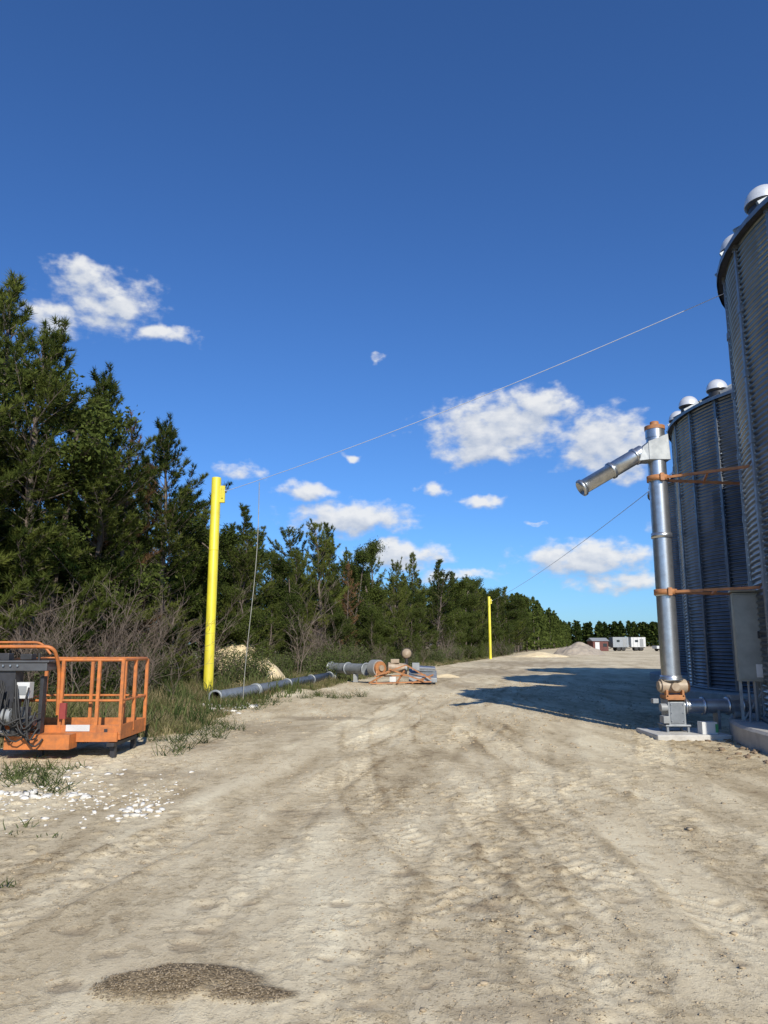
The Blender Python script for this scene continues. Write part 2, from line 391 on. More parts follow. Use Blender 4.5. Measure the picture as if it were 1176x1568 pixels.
# ---------------------------------------------------------------- vegetation builders
def nrm(a): return a/np.maximum(np.linalg.norm(a,axis=-1,keepdims=True),1e-6)
class Veg:
    def __init__(s): s.V=[];s.F=[];s.A=[];s.n=0
    def push(s,v,f,m,a): s.V.append(v);s.F.append((f+s.n,m));s.A.append(a);s.n+=len(v)
    def segs(s,segs,m,k=4):
        S=np.array(segs,float);n=len(S);p0=S[:,:3];p1=S[:,3:6];r0=S[:,6];r1=S[:,7]
        d=nrm(p1-p0);ref=np.where(np.abs(d[:,2:3])<.9,[[0,0,1.]],[[1.,0,0]]);x=nrm(np.cross(d,ref));y=np.cross(d,x)
        v=np.zeros((n,2,k,3))
        for i in range(k):
            a=2*math.pi*i/k;o=x*math.cos(a)+y*math.sin(a);v[:,0,i]=p0+o*r0[:,None];v[:,1,i]=p1+o*r1[:,None]
        b=np.arange(n)[:,None]*2*k
        f=np.concatenate([np.stack([b[:,0]+i,b[:,0]+(i+1)%k,b[:,0]+k+(i+1)%k,b[:,0]+k+i],-1) for i in range(k)])
        s.push(v.reshape(-1,3),f,m,np.full(n*2*k,.5))
    def needles(s,c,d,sz,sh,k,ln,w,m,sp=.9):
        n=len(c);c=np.repeat(c,k,0);d=np.repeat(d,k,0);sz=np.repeat(sz,k);sh=np.repeat(sh,k)
        dd=nrm(d*.8+rng.normal(0,1,(n*k,3))*sp*.6);L_=(ln*sz*rng.uniform(.7,1.15,n*k))[:,None]
        sd=nrm(np.cross(dd,rng.normal(0,1,(n*k,3))))*w/2
        v=np.stack([c-sd,c+sd,c+dd*L_],1).reshape(-1,3)
        f=np.arange(n*k*3).reshape(-1,3)
        s.push(v,f,m,np.repeat(np.clip(sh+rng.normal(0,.07,n*k),0,1),3))
    def leaves(s,c,size,sh,m):
        n=len(c);a=nrm(rng.normal(0,1,(n,3)));b=nrm(np.cross(a,rng.normal(0,1,(n,3))))
        z=size[:,None]
        v=np.stack([c-a*z,c-b*z*.5,c+a*z,c+b*z*.5],1).reshape(-1,3);f=np.arange(n*4).reshape(-1,4)
        s.push(v,f,m,np.repeat(np.clip(sh,0,1),4))
    def mesh(s,name,mats):
        return make_mesh(name,np.concatenate(s.V),s.F,mats,attr=np.concatenate(s.A))
def pine_mesh(seed,H,spread,kneed=11,leafm='pine',bare=.06,dens=1,expo=.5):
    rd=random.Random(seed);v=Veg();sg=[];C=[];D=[];S=[];SH=[]
    pts=[];x=y=0;bx,by=rd.uniform(-.05,.05),rd.uniform(-.05,.05)
    n=14
    for i in range(n+1):
        h=i/n*H;pts.append(Vector((x,y,h)));x+=bx*H/n+rd.uniform(-.09,.09);y+=by*H/n+rd.uniform(-.09,.09)
    r=lambda h:.015*H*(1-h/H)**.8+.012
    for a,b in zip(pts,pts[1:]): sg.append((*a,*b,r(a.z),r(b.z)))
    def at(h):
        i=min(int(h/H*n),n-1);f=h/H*n-i;return pts[i].lerp(pts[i+1],f)
    h=.04*H;lop=[rd.uniform(.55,1.35) for _ in range(16)]
    while h<H*.985:
        rel=h/H;prof=spread*((1-rel)**expo)*(.75+.25*min(1,rel/.25))*.85
        for _ in range(rd.choice((2,3,4,4))):
            az=rd.uniform(0,6.283);Ln=prof*rd.uniform(.4,1.2)*lop[int(az/6.284*4)+4*min(3,int(rel*4))]+.12
            el=R(rd.uniform(-2,25)+50*rel**1.6);d=Vector((math.cos(az)*math.cos(el),math.sin(az)*math.cos(el),math.sin(el)))
            p0=at(h);shb=rd.uniform(0,1);dead=rel<bare+.10 and rd.random()<.7*(1-rel/(bare+.11))
            m_=5;prev=p0;P_=[p0];up=rd.uniform(0,.45)
            wob=Vector((rd.uniform(-.16,.16),rd.uniform(-.16,.16),0))
            for j in range(1,m_+1):
                t=j/m_;q=p0+d*Ln*t+Vector((0,0,up*Ln*t*t))+wob*Ln*math.sin(t*3);rr=.006*Ln+.004
                sg.append((*prev,*q,rr*(1.15-(j-1)/m_)+.003,rr*(1.15-t)+.003));prev=q;P_.append(q)
            nt_=max(3,int(Ln/.17*dens))
            for j in range(nt_):
                t=.35+.65*(j+rd.random())/nt_;i=min(int(t*m_),m_-1);b=P_[i].lerp(P_[i+1],t*m_-i);dr=(P_[i+1]-P_[i]).normalized()
                for sgn in (-1,1):
                    sd=Vector((-dr.y,dr.x,0))*sgn
                    tw=(dr*rd.uniform(.4,1)+sd*rd.uniform(.3,1.1)+Vector((0,0,rd.uniform(-.15,.8)))).normalized()
                    tl=rd.uniform(.15,.5)*(1.15-.6*t)*min(1.2,.5+Ln*.35)
                    e=b+tw*tl;sg.append((*b,*e,.006,.003))
                    if dead:
                        if rd.random()<.6:
                            e2=e+(tw+Vector((rd.uniform(-.6,.6),rd.uniform(-.6,.6),rd.uniform(-.4,.5)))).normalized()*tl*.7;sg.append((*e,*e2,.004,.002))
                        continue
                    for q in ((1.,.8,.55) if tl>.22 else (1.,.6)):
                        C.append(b+tw*tl*q);D.append((tw+Vector((0,0,.5))).normalized());S.append(rd.uniform(.75,1.2));SH.append(shb*.6+rd.uniform(0,.4))
        h+=rd.uniform(.2,.34)
    for _ in range(14):
        C.append(pts[-1]+Vector((rd.uniform(-.1,.1),rd.uniform(-.1,.1),rd.uniform(-.3,.15))));D.append(Vector((0,0,1)));S.append(1);SH.append(.7)
    v.segs(sg,0,3)
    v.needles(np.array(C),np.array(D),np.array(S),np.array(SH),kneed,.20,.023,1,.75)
    return v.mesh('pine_tree',[M['bark'],M[leafm]])
def broad_mesh(seed,H,rad,nleaf=22000,leafm='leaf',lsz=.06,low=.08):
    rd=random.Random(seed);v=Veg();sg=[]
    def grow(p,d,Ln,r,lev):
        n=4;q=p
        for i in range(n):
            d=(d+Vector((rd.uniform(-.16,.16),rd.uniform(-.16,.16),rd.uniform(-.05,.14)))).normalized()
            q2=q+d*Ln/n;sg.append((*q,*q2,r*(1-i/n*.5),r*(1-(i+1)/n*.5)));q=q2
            if lev<4:
                for _ in range(2 if lev<3 else 1):
                    az=rd.uniform(0,6.283);s=Vector((math.cos(az),math.sin(az),rd.uniform(-.2,.7))).normalized()
                    nd=(d*.5+s).normalized();grow(q,nd,Ln*rd.uniform(.38,.6) if lev else rad*rd.uniform(.5,1)*(1.15-.6*i/n),r*.45,lev+1)
            if lev>=2: ends.append((q,rd.random()))
        ends.append((q,rd.random()))
    ends=[]
    grow(Vector((0,0,0)),Vector((0,0,1)),H*.86,.014*H,0)
    ends=[e for e in ends if e[0].z>low*H]
    sg=[s for s in sg if s[6]>.004]
    per=max(2,nleaf//len(ends))
    E=np.array([e[0] for e in ends]);SHE=np.array([e[1] for e in ends])
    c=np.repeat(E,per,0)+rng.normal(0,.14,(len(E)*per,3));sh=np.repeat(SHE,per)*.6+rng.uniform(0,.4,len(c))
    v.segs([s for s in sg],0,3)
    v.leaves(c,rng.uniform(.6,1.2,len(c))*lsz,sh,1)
    return v.mesh('oak_tree',[M['bark'],M[leafm]])
pines=[pine_mesh(1,10,2.6),pine_mesh(2,10,2.3,expo=.6),pine_mesh(3,10,3.0,expo=.38),pine_mesh(4,10,2.2,expo=.5),pine_mesh(5,10,2.7,expo=.36),pine_mesh(8,10,2.4,bare=.3,expo=.33)]
drym=pine_mesh(6,10,1.8,6,'drypine',.2)
oaks=[broad_mesh(11,8,2.2),broad_mesh(12,8,2.0),broad_mesh(13,8,2.5)]
HY=[0,14,18.6,22,28,34,44,50,56,62,70,79,90,100,125,150,400]
HH=[11,11.3,11.2,10.2,9.2,9.2,9.0,8.4,7.5,7.6,9.6,11.3,9.8,10.3,11.5,12.3,12]
def tree_h(y): return float(np.interp(y,HY,HH))
def line_x(y): return -8.3+.28*(y-22)
def put_tree(kind,x,y,h,base):
    me=random.choice(kind);s=h/base;w=s*random.uniform(.9,1.35)
    nm='pine_tree' if kind is not oaks else 'oak_tree'
    o=add_obj(nm,me,(x,y,-.05),None,random.uniform(0,6.28),(w,w,s))
    o.rotation_euler[0]=random.uniform(-.05,.05);return o
y=9.0
while y<150:
    h=tree_h(y)*random.uniform(.62,1.02)
    k=oaks if random.random()<.45 else pines
    put_tree(k,line_x(y)-.3+random.uniform(-.9,.6),y,h*(.9 if k is oaks else 1),8.4 if k is oaks else 10)
    y+=random.uniform(1.7,2.7)*(1 if y<60 else 1.4)
y=12.0
while y<120:
    k=oaks if random.random()<.7 else pines
    h=random.uniform(1.8,4.4)
    put_tree(k,line_x(y)+1.1+random.uniform(-.5,.6),y,h,8.4 if k is oaks else 10)
    y+=random.uniform(1.7,3.4)*(1 if y<60 else 1.6)
for off,lo in ((3.2,6),(6.4,4),(10.5,2)):
    y=lo
    while y<150:
        h=tree_h(y+off*.3)*random.uniform(.75,1.0)
        k=oaks if random.random()<.5 else pines
        put_tree(k,line_x(y)-off+random.uniform(-1,1),y,h*(.9 if k is oaks else 1),8.4 if k is oaks else 10)
        y+=random.uniform(2.6,4.0)*(1 if y<60 else 1.6)
for x,y,h,k in ((-9.75,17.8,10.9,1),(-8.7,17.6,9.2,2),(-8.2,20.5,8.8,4),(-7.6,24.5,8.6,4),(-8.9,14.6,8.0,2)):
    add_obj('pine_tree',pines[k],(x,y,0),None,k*1.3,(h/10*1.12,h/10*1.12,h/10))
add_obj('dead_pine_tree',drym,(-7.7,22.0,0),None,1.0,(.84,.84,.84))
add_obj('dead_pine_tree',drym,(-2.0,44.0,0),None,1.0,(.6,.6,.62))

def brush_mesh(seed,H=2.2,n=14,spr=.5,ln=.5):
    rd=random.Random(seed);sg=[];v=Veg()
    def g(p,d,Ln,r,lev):
        q=p
        for i in range(4):
            d=(d+Vector((rd.uniform(-.25,.25),rd.uniform(-.25,.25),rd.uniform(-.12,.1)))).normalized();q2=q+d*Ln/4
            sg.append((*q,*q2,r*(1-i*.2),r*(.8-i*.2)+.001));q=q2
            if lev<2:
                for _ in range(2): g(q,(d+Vector((rd.uniform(-1,1),rd.uniform(-1,1),rd.uniform(-.3,.7)))).normalized(),Ln*.42,r*.55,lev+1)
    for _ in range(n):
        az=rd.uniform(0,6.28);p=Vector((rd.gauss(0,spr),rd.gauss(0,spr),0));g(p,Vector((math.cos(az)*ln,math.sin(az)*ln,1)).normalized(),H*rd.uniform(.5,1),.0055*H,0)
    v.segs(sg,0,3)
    return v.mesh('bare_brush',[M['twig']])
brush=[brush_mesh(1),brush_mesh(2,2.0,9)]
sapl=brush_mesh(3,4.2,2,.15,.1)
def shrub_mesh(seed,H=1.6,n=7000,m='weed'):
    rd=random.Random(seed);v=Veg();sg=[];C=[]
    for _ in range(60):
        az=rd.uniform(0,6.28);d=Vector((math.cos(az)*rd.uniform(.1,.9),math.sin(az)*rd.uniform(.1,.9),1)).normalized();Ln=H*rd.uniform(.4,1.1)
        b=Vector((rd.gauss(0,.35),rd.gauss(0,.35),0));e=b+d*Ln;sg.append((*b,*e,.008,.003))
        for t in np.linspace(.25,1,9): C.append((*(b.lerp(e,float(t))),rd.random()))
    C=np.array(C);per=n//len(C);c=np.repeat(C[:,:3],per,0)+rng.normal(0,.09,(len(C)*per,3));c[:,2]=np.abs(c[:,2])
    v.segs(sg,0,3);v.leaves(c,rng.uniform(.02,.05,len(c)),np.repeat(C[:,3],per)*.6+rng.uniform(0,.4,len(c)),1)
    return v.mesh('shrub',[M['twig'],M[m]])
shrubs=[shrub_mesh(1),shrub_mesh(2,1.3),shrub_mesh(3,1.9,9000,'leaf')]
y=12
while y<110:
    x=line_x(y)+1.9+random.uniform(-.5,.6)
    add_obj('shrub',random.choice(shrubs),(x,y+.5,0),None,random.uniform(0,6.28),(random.uniform(.6,1.1),)*3)
    if random.random()<.5: add_obj('bare_brush',brush[1],(x+random.uniform(-.4,.4),y,0),None,random.uniform(0,6.28),(random.uniform(.6,1.05),)*3)
    y+=random.uniform(1.2,2.2)*(1 if y<45 else 2)
for x,y,s in ((-7.0,17.6,1.15),(-6.4,19.4,.9),(-7.6,16.0,1.1),(-6.9,20.2,1.1),(-3.4,36,1.1)):
    add_obj('bare_brush',brush[0],(x,y,0),None,x*3,(s,s,s))
for x,y,s in ((-3.6,31.5,1.0),(-3.9,33.0,.9),(-5.7,24.2,.8),(1.5,52,1.1),(5.5,66,1.2)):
    add_obj('bare_sapling',sapl,(x,y,0),None,x*3,(s,s,s))

def grass(name,P_,h,k,m,w=.012,lean=.45,spd=.07):
    n=len(P_);b=np.repeat(P_,k,0)+np.concatenate([rng.normal(0,spd,(n*k,2)),np.zeros((n*k,1))],1)
    hh_=np.repeat(h,k)*rng.uniform(.5,1.15,n*k);d=nrm(np.concatenate([rng.normal(0,lean,(n*k,2)),np.ones((n*k,1))],1))
    sd=nrm(np.cross(d,rng.normal(0,1,(n*k,3))))*w/2
    mid=b+d*(hh_*.6)[:,None];d2=nrm(d+np.concatenate([rng.normal(0,.35,(n*k,2)),np.full((n*k,1),-.2)],1));tip=mid+d2*(hh_*.45)[:,None]
    v=np.stack([b-sd,b+sd,mid-sd*.8,mid+sd*.8,tip],1).reshape(-1,3);i=np.arange(n*k)[:,None]*5
    q=i+np.array([[0,1,3,2]]);t_=i+np.array([[2,3,4]])
    sh=np.repeat(np.clip(rng.normal(.5,.22,n),0,1),k)+rng.normal(0,.12,n*k)
    return add_obj(name,make_mesh(name,v,[(q,0),(t_,0)],[m],attr=np.repeat(np.clip(sh,0,1),5)))
def verge_pts(n,seed,thr,hb,he):
    pts=[];hs=[]
    while len(pts)<n:
        k=n*2;y=11.5+rng.random(k)**1.7*95;e=verge_x(y);x=e+.5-np.abs(rng.normal(0,2.2,k));f=fbm(x*.7,y*.5,3,seed)
        for a,b_,e_,q in zip(x,y,e,f):
            if a<line_x(b_)-.5 or q<thr: continue
            if -5.9<a<-3.5 and b_<12.3: continue
            if math.hypot(a+5.6,b_-28.5)<1.5: continue
            if -5.6<a<-4.6 and 24<b_<28.5: continue
            pts.append((a,b_,gz(a,b_)));edge=min(1,max(.15,(e_+.5-a)/2.2));hs.append((hb+he*edge)*random.uniform(.5,1.2))
    return np.array(pts[:n]),np.array(hs[:n])
a_,h_=verge_pts(3600,301,.40,.10,.38);grass('dry_grass',a_,h_,20,M['drygrass'],.013)
a_,h_=verge_pts(2200,311,.46,.12,.42);grass('grass_verge',a_,h_,18,M['grass'],.015)
a_,h_=verge_pts(420,321,.45,.25,.6);grass('tall_weeds',a_,h_,12,M['weed'],.028,.35,.12)
wp=[(-5.0,8.9),(-4.7,9.3),(-4.1,9.4),(-4.0,9.0),(-3.75,8.6),(-5.3,9.6),(-3.1,11.6),(-3.2,12.5),(-3.0,13.2),(-3.4,13.6),(-2.9,14.3),(-2.5,5.25),(-3.0,6.7),(-3.2,18.6),(-2.4,22.6),(-1.6,23),(-.9,23.4),(-2.9,21),(-3.2,20),(-2.0,24),(-4.3,9.5),(-4.9,9.6),(-4.4,9.1),(-1.9,23.4),(-1.3,22.7),(-3.3,14.4),(-3.5,15.3),(-3.6,12.8),(-4.2,9.9),(-4.7,9.9)]
wp2=[(a+random.gauss(0,.18),b+random.gauss(0,.18)) for a,b in wp for _ in range(3 if b<8 else 6)]
wp2=np.array([(a,b,gz(a,b)) for a,b in wp2]);grass('weed_tufts',wp2,np.where(wp2[:,1]<8,.09,np.where(wp2[:,1]<10.5,.22,.32))*rng.uniform(.4,1.2,len(wp2)),10,M['weed'],.010,.8,.05)

def far_mass(name,trees,nl,lsz):
    v=Veg();C=[];SH=[];sg=[]
    for x,y,h,w in trees:
        u=rng.random(nl)**.8;prof=w*(1-u)**.5*(.6+.4*np.minimum(1,u/.2));a=rng.uniform(0,6.28,nl)
        rr=prof*np.sqrt(rng.random(nl))*(.75+.35*np.sin(a*3+u*9+x));C.append(np.stack([x+rr*np.cos(a),y+rr*np.sin(a),h*(.03+.97*u)],-1))
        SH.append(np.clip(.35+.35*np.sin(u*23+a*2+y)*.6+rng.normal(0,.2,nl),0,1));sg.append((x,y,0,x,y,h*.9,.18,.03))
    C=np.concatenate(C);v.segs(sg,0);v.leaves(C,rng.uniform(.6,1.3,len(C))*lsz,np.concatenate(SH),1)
    return add_obj(name,v.mesh(name,[M['bark'],M['leaf']]))
T=[]
y=148
while y<420:
    for off in (0,4,8): T.append((line_x(y)-off+random.uniform(-1.5,1.5),y,tree_h(y)*random.uniform(.75,1.02),random.uniform(2,3)))
    y+=3.4
far_mass('distant_woodland',T,380,.42)
T=[]
for x in np.arange(60,420,3.0):
    for off in (0,6): T.append((x+random.uniform(-2,2),430+off+random.uniform(-5,5),random.uniform(11.5,14.5),random.uniform(3.5,5)))
far_mass('distant_tree_line',T,240,1.05)

# ---------------------------------------------------------------- yellow poles and wires
def pole(x,y,h):
    e=empty('yellow_pole',(x,y,0))
    b=MB();b.rings([(.142,-.3),(.142,h-.02),(.13,h)],(0,0,0),(0,0,1),24,'yellow')
    for z in (h*.33,h*.66): b.rings([(.144,0),(.148,.01),(.148,.03),(.144,.04)],(0,0,z),(0,0,1),24,'yellow')
    b.obj('post',e)
    b=MB();b.box((.2,-.02,h-.52),(.16,.1,.52),'yellow');b.box((.21,-.08,h-.5),(.06,.04,.3),'yellow');b.rings([(.05,0),(.05,.05)],(.28,-.02,h-.42),(1,0,0),10,'galv')
    b.obj('wire_bracket',e,.008)
    return e
pole(-5.1,22,6.58);pole(11.3,80,6.6)
def wire(name,p0,p1,sag,r,m='wire',n=24):
    p0=Vector(p0);p1=Vector(p1);b=MB()
    b.path([p0.lerp(p1,i/n)-Vector((0,0,sag*4*(i/n)*(1-i/n))) for i in range(n+1)],r,m,5);return b.obj(name)
wire('guy_wire',(-4.82,21.98,6.15),(6.72,13.4,8.35),.18,.008)
wire('guy_wire',(11.5,80,6.1),(9.75,23.6,7.35),.4,.013)
b=MB();P0=Vector((-3.64,21.1,6.23));pp=[P0+Vector((.06*math.sin(t*5)-.25*t,.2*t,-6.2*t)) for t in np.linspace(0,1,24)]
b.path(pp,.011,'cable',5);b.obj('hanging_cable')

# ---------------------------------------------------------------- grain bins
ZB=.32;HE=8.55
def wall_mesh():
    seg=104;zz=np.arange(ZB,HE,.0125);r=5+.02*np.cos(2*np.pi*zz/.1);a=np.linspace(0,2*np.pi,seg,endpoint=False)
    V=np.stack([r[:,None]*np.cos(a)[None],r[:,None]*np.sin(a)[None],np.repeat(zz[:,None],seg,1)],-1).reshape(-1,3)
    I=np.arange(len(zz)*seg).reshape(len(zz),seg);J=np.roll(I,-1,1)
    F=np.stack([I[:-1],J[:-1],J[1:],I[1:]],-1).reshape(-1,4)
    return make_mesh('wall',V,[(F,0)],[M['bin']],smooth=True)
WM=wall_mesh()
b=MB()
for k in range(26):
    a=2*math.pi*(k+.35)/26;c,s=math.cos(a),math.sin(a);rot=Matrix.Rotation(a,3,'Z')
    for j in range(7):
        z0=ZB+j*1.17;dp=.055-.004*j
        b.box((5.035*c,5.035*s,z0+.575),(dp,.1-.004*j,1.15),'galv_dull',rot)
        b.box((5.025*c,5.025*s,z0+1.16),(.085,.13,.12),'galv_dull',rot)
    for j in range(60):
        z=ZB+.1+j*.135
        for sd in(-.07,.07):
            b.box((5.027*c-sd*s,5.027*s+sd*c,z),(.02,.02,.02),'galv',rot)
SM=b.mesh('stiffeners')
b=MB();seg=72;v=[];f=[]
zr=HE+.02;sl=math.tan(R(28))
for r_,z_ in ((5.16,zr-.09),(5.16,zr),(.55,zr+4.6*sl)):
    for i in range(seg):
        a=2*math.pi*i/seg;v.append((r_*math.cos(a),r_*math.sin(a),z_))
for j in range(2):
    for i in range(seg):
        k=(i+1)%seg;f.append((j*seg+i,j*seg+k,(j+1)*seg+k,(j+1)*seg+i))
b.add(v,f,'galv_dull')
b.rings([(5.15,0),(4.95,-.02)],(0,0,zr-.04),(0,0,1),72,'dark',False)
for i in range(40):
    a=2*math.pi*(i+.5)/40;c,s=math.cos(a),math.sin(a);b.beam((5.17*c,5.17*s,zr+.02),(.6*c,.6*s,zr+4.58*sl+.03),.05,.07,'galv_dull')
b.rings([(.58,0),(.58,.3),(.66,.3),(.62,.42),(.08,.6)],(0,0,zr+4.55*sl),(0,0,1),24,'galv')
RM=b.mesh('roof')
b=MB()
for k in range(20):
    a=R(160.4-18*k+1);r_=4.80;c,s=math.cos(a),math.sin(a);z0=zr+(5.16-r_)*sl
    b.rings([(.24,-.14),(.24,.06)],(r_*c,r_*s,z0),(0,0,1),16,'dark')
    b.rings([(.25,.04),(.29,.07),(.29,.10)],(r_*c,r_*s,z0),(0,0,1),20,'dark')
    b.dome((r_*c,r_*s,z0+.10),.30,.33,'cap',22,8)
VM=b.mesh('roof_vents')
b=MB();b.rings([(5.56,-.5),(5.56,.27),(5.52,.31),(.5,.31)],(0,0,0),(0,0,1),64,'concrete',True,False)
b.rings([(5.045,0),(5.065,0),(5.065,.07),(5.0,.07)],(0,0,.311),(0,0,1),64,'galv_dull',False)
FM=b.mesh('foundation')
for cx,cy in ((11.18,11.28),(14.28,22.02),(17.4,32.8)):
    e=empty('grain_bin',(cx,cy,0))
    for n_,m_ in (('wall',WM),('stiffeners',SM),('roof',RM),('roof_vents',VM),('foundation',FM)): add_obj(n_,m_,(0,0,0),e)

e=empty('electrical_cabinet',(6.28,12.95,0),R(-18))
b=MB();b.box((0,0,1.72),(.42,.24,1.5),'cabinet');b.box((0,-.125,1.72),(.39,.02,1.44),'cabinet');b.box((.12,-.145,1.15),(.1,.01,.22),'white');b.box((.15,-.15,1.75),(.03,.03,.12),'dark')
b.box((0,-.02,2.5),(.48,.32,.03),'cabinet');b.obj('housing',e,.012)
b=MB()
for sx in(-.17,.17):
    b.box((sx,.06,.5),(.05,.05,1.0),'galv_dull');b.box((sx,.06,.01),(.12,.12,.02),'galv_dull')
b.beam((-.17,.06,.3),(.17,.06,.8),.03,.03,'galv_dull');b.path([(-.05,0,.97),(-.05,0,.5),(-.1,-.2,.25),(-.3,-.4,.12)],.02,'grey');b.path([(.05,0,.97),(.05,0,.3),(.05,.1,.0)],.03,'grey')
b.obj('stand',e)

# ---------------------------------------------------------------- grain spout leg
e=empty('grain_spout_tower',(5.1,13.45,0))
b=MB();b.box((.12,-.02,.03),(1.25,1.1,.12),'pad');b.obj('concrete_pad',e,.02)
b=MB();b.rings([(.165,.98),(.165,5.45)],(0,0,0),(0,0,1),32,'galv')
for z in (1.0,2.5,3.55,4.62): b.rings([(.167,-.05),(.185,-.045),(.185,.045),(.167,.05)],(0,0,z),(0,0,1),32,'galv')
b.obj('vertical_tube',e)
b=MB()
b.add([(-.2,-.18,4.95),(.2,-.18,4.95),(.2,.18,4.95),(-.2,.18,4.95),(-.2,-.18,5.3),(.18,-.18,5.45),(.18,.18,5.45),(-.2,.18,5.3)],[(0,3,2,1),(4,5,6,7),(0,1,5,4),(1,2,6,5),(2,3,7,6),(3,0,4,7)],'head')
b.rings([(.175,0),(.175,.16)],(0,0,5.40),(0,0,1),24,'galv')
b.rings([(.185,0),(.185,.07)],(0,0,5.56),(0,0,1),24,'rust_orange');b.rings([(.08,0),(.08,.12),(.02,.14)],(0,0,5.6),(0,0,1),16,'rust_orange')
b.add([(-.2,-.17,4.95),(-.2,.17,4.95),(-.2,-.17,5.28),(-.2,.17,5.28),(-.38,-.15,4.93),(-.38,.15,4.93),(-.30,-.15,5.2),(-.30,.15,5.2)],[(0,1,5,4),(2,6,7,3),(0,4,6,2),(1,3,7,5),(4,5,7,6)],'head')
b.obj('head',e,.01)
b=MB();p0=Vector((-.26,0,5.13));p1=Vector((-1.47,-.05,4.42));d=(p1-p0);ln=d.length
b.rings([(.145,0),(.145,ln*.5),(.135,ln*.5),(.135,ln),(.125,ln),(.125,.1)],p0,d,28,'galv',False)
for t_ in (.12,.5,.97): b.rings([(.146,-.03),(.163,-.025),(.163,.025),(.146,.03)],p0+d*t_,d,28,'galv',False)
b.cyl(p0+d*.82,p0+d*.83,.128,'dark');b.obj('discharge_spout',e)  # dark disc inside the open mouth stands in for shade in the bore
b=MB()
for z in (4.62,2.52):
    b.rings([(.187,-.05),(.2,-.05),(.2,.05),(.187,.05)],(0,0,z),(0,0,1),28,'rust_orange',False)
    b.box((-.0,-.215,z),(.07,.04,.14),'rust_orange')
    b.beam((.12,-.16,z),(6.40-5.1,12.5-13.45,z+.02),.045,.045,'rust_orange')
    b.beam((.15,.12,z-.0),(6.82-5.1,13.75-13.45,z-.02),.045,.045,'rust_orange')
    b.beam((.7,-.53,z+.02),(.95,.25,z-.02),.04,.04,'rust_orange')
b.obj('braces',e)
b=MB()
b.rings([(.20,0),(.20,.03),(.165,.03)],(0,0,.97),(0,0,1),24,'galv')
b.cyl((-.20,0,.86),(.24,0,.86),.125,'tan',24);b.cyl((-.24,0,.86),(-.20,0,.86),.09,'tan',20);b.cyl((.24,0,.86),(.29,0,.86),.1,'rust_orange',20)
b.cyl((0,-.2,.86),(0,0,.86),.07,'tan')
b.box((0,0,.68),(.34,.3,.07),'rust_orange');b.box((-.14,-.1,.74),(.04,.1,.12),'rust_orange');b.box((.14,-.1,.74),(.04,.1,.12),'rust_orange');b.box((.0,-.16,.62),(.3,.02,.05),'rust_orange')
b.obj('gear_motor',e,.006)
b=MB();b.box((0,0,.42),(.3,.34,.44),'head');b.box((0,-.176,.42),(.24,.012,.36),'galv_dull');b.box((0,0,.2),(.44,.4,.03),'galv_dull')
for sx in(-.18,.18):
    for sy in(-.16,.16): b.box((sx,sy,.14),(.04,.04,.11),'galv_dull')
b.box((-.2,-.1,.3),(.1,.2,.12),'grey');b.cyl((-.26,-.1,.5),(-.15,-.1,.5),.07,'grey');b.box((-.28,.1,.6),(.1,.12,.08),'head')
for z in(.28,.42,.56):
    for x_ in(-.1,.1): b.cyl((x_,-.182,z),(x_,-.195,z),.012,'galv',6)
b.obj('boot_housing',e,.008)
b=MB();b.cyl((.15,0,.52),(1.75,-.05,.52),.125,'galv',24)
for x_ in(.2,.52,.95,1.2): b.rings([(.127,-.02),(.155,-.02),(.155,.02),(.127,.02)],(x_,-.01,.52),(1,0,0),24,'galv')
b.box((.75,-.02,.33),(.05,.2,.4),'galv_dull');b.box((1.08,-.02,.66),(.2,.14,.1),'grey');b.cyl((1.02,-.1,.38),(1.3,-.1,.38),.06,'grey')
b.obj('unload_tube',e)
b=MB();b.box((.42,-.38,.19),(.26,.2,.2),'white');b.box((.535,-.485,.19),(.05,.006,.14),'green');b.obj('white_crate',e,.01)

# ---------------------------------------------------------------- boom lift platform
e=empty('boom_lift',(0,0,0))
x0,x1,y0,y1=-5.35,-3.76,10.9,12.0
def rr(pts,r,n=5):
    out=[Vector(pts[0])]
    for i in range(1,len(pts)-1):
        p=Vector(pts[i]);a=(Vector(pts[i-1])-p).normalized()*r;c=(Vector(pts[i+1])-p).normalized()*r
        for k in range(n+1):
            t=k/n;out.append(p+a*(1-t)**2+c*t**2)
    out.append(Vector(pts[-1]));return out
b=MB();tr=.024
b.path(rr([(x0,y0,1.37),(x1,y0,1.37),(x1,y1,1.37),(x0,y1,1.37),(x0,y0,1.37)],.08),tr,'orange')
b.path(rr([(x0,y0,.80),(x1,y0,.80),(x1,y1,.80),(x0,y1,.80),(x0,y0,.80)],.06),.018,'orange')
for x,y in ((x1,y0),(x1,y1),(-4.1,y0+.0),(-4.62,y0),(x0,y0),(-4.1,y1),(-4.62,y1),(x0,y1),(x1,11.45)):
    b.box((x,y,.85),(.045,.045,1.03),'orange')
b.path(rr([(-5.95,10.62,1.0),(-5.95,10.62,1.56),(-4.66,10.62,1.56),(-4.66,10.85,1.25),(-4.66,10.9,.6)],.14),.026,'orange')
b.path(rr([(-5.95,10.85,1.62),(-4.95,10.85,1.62),(-4.8,10.85,1.45)],.1),.018,'orange')
b.obj('guard_rails',e)
b=MB()
b.box(((x0+x1)/2,(y0+y1)/2,.34),(x1-x0,y1-y0,.02),'grey')
for yy in (y0,y1): b.box(((x0+x1)/2,yy,.36),(x1-x0+.04,.03,.2),'orange')
for xx in (x0,x1): b.box((xx,(y0+y1)/2,.36),(.03,y1-y0-.03,.2),'orange')
b.box((-4.55,y0-.03,.30),(1.55,.05,.13),'orange');b.box((-4.8,10.75,.26),(.9,.28,.2),'orange')
b.box((-4.35,y0-.022,.42),(.34,.006,.09),'white');b.box((-3.95,y0-.022,.36),(.05,.006,.1),'dark')
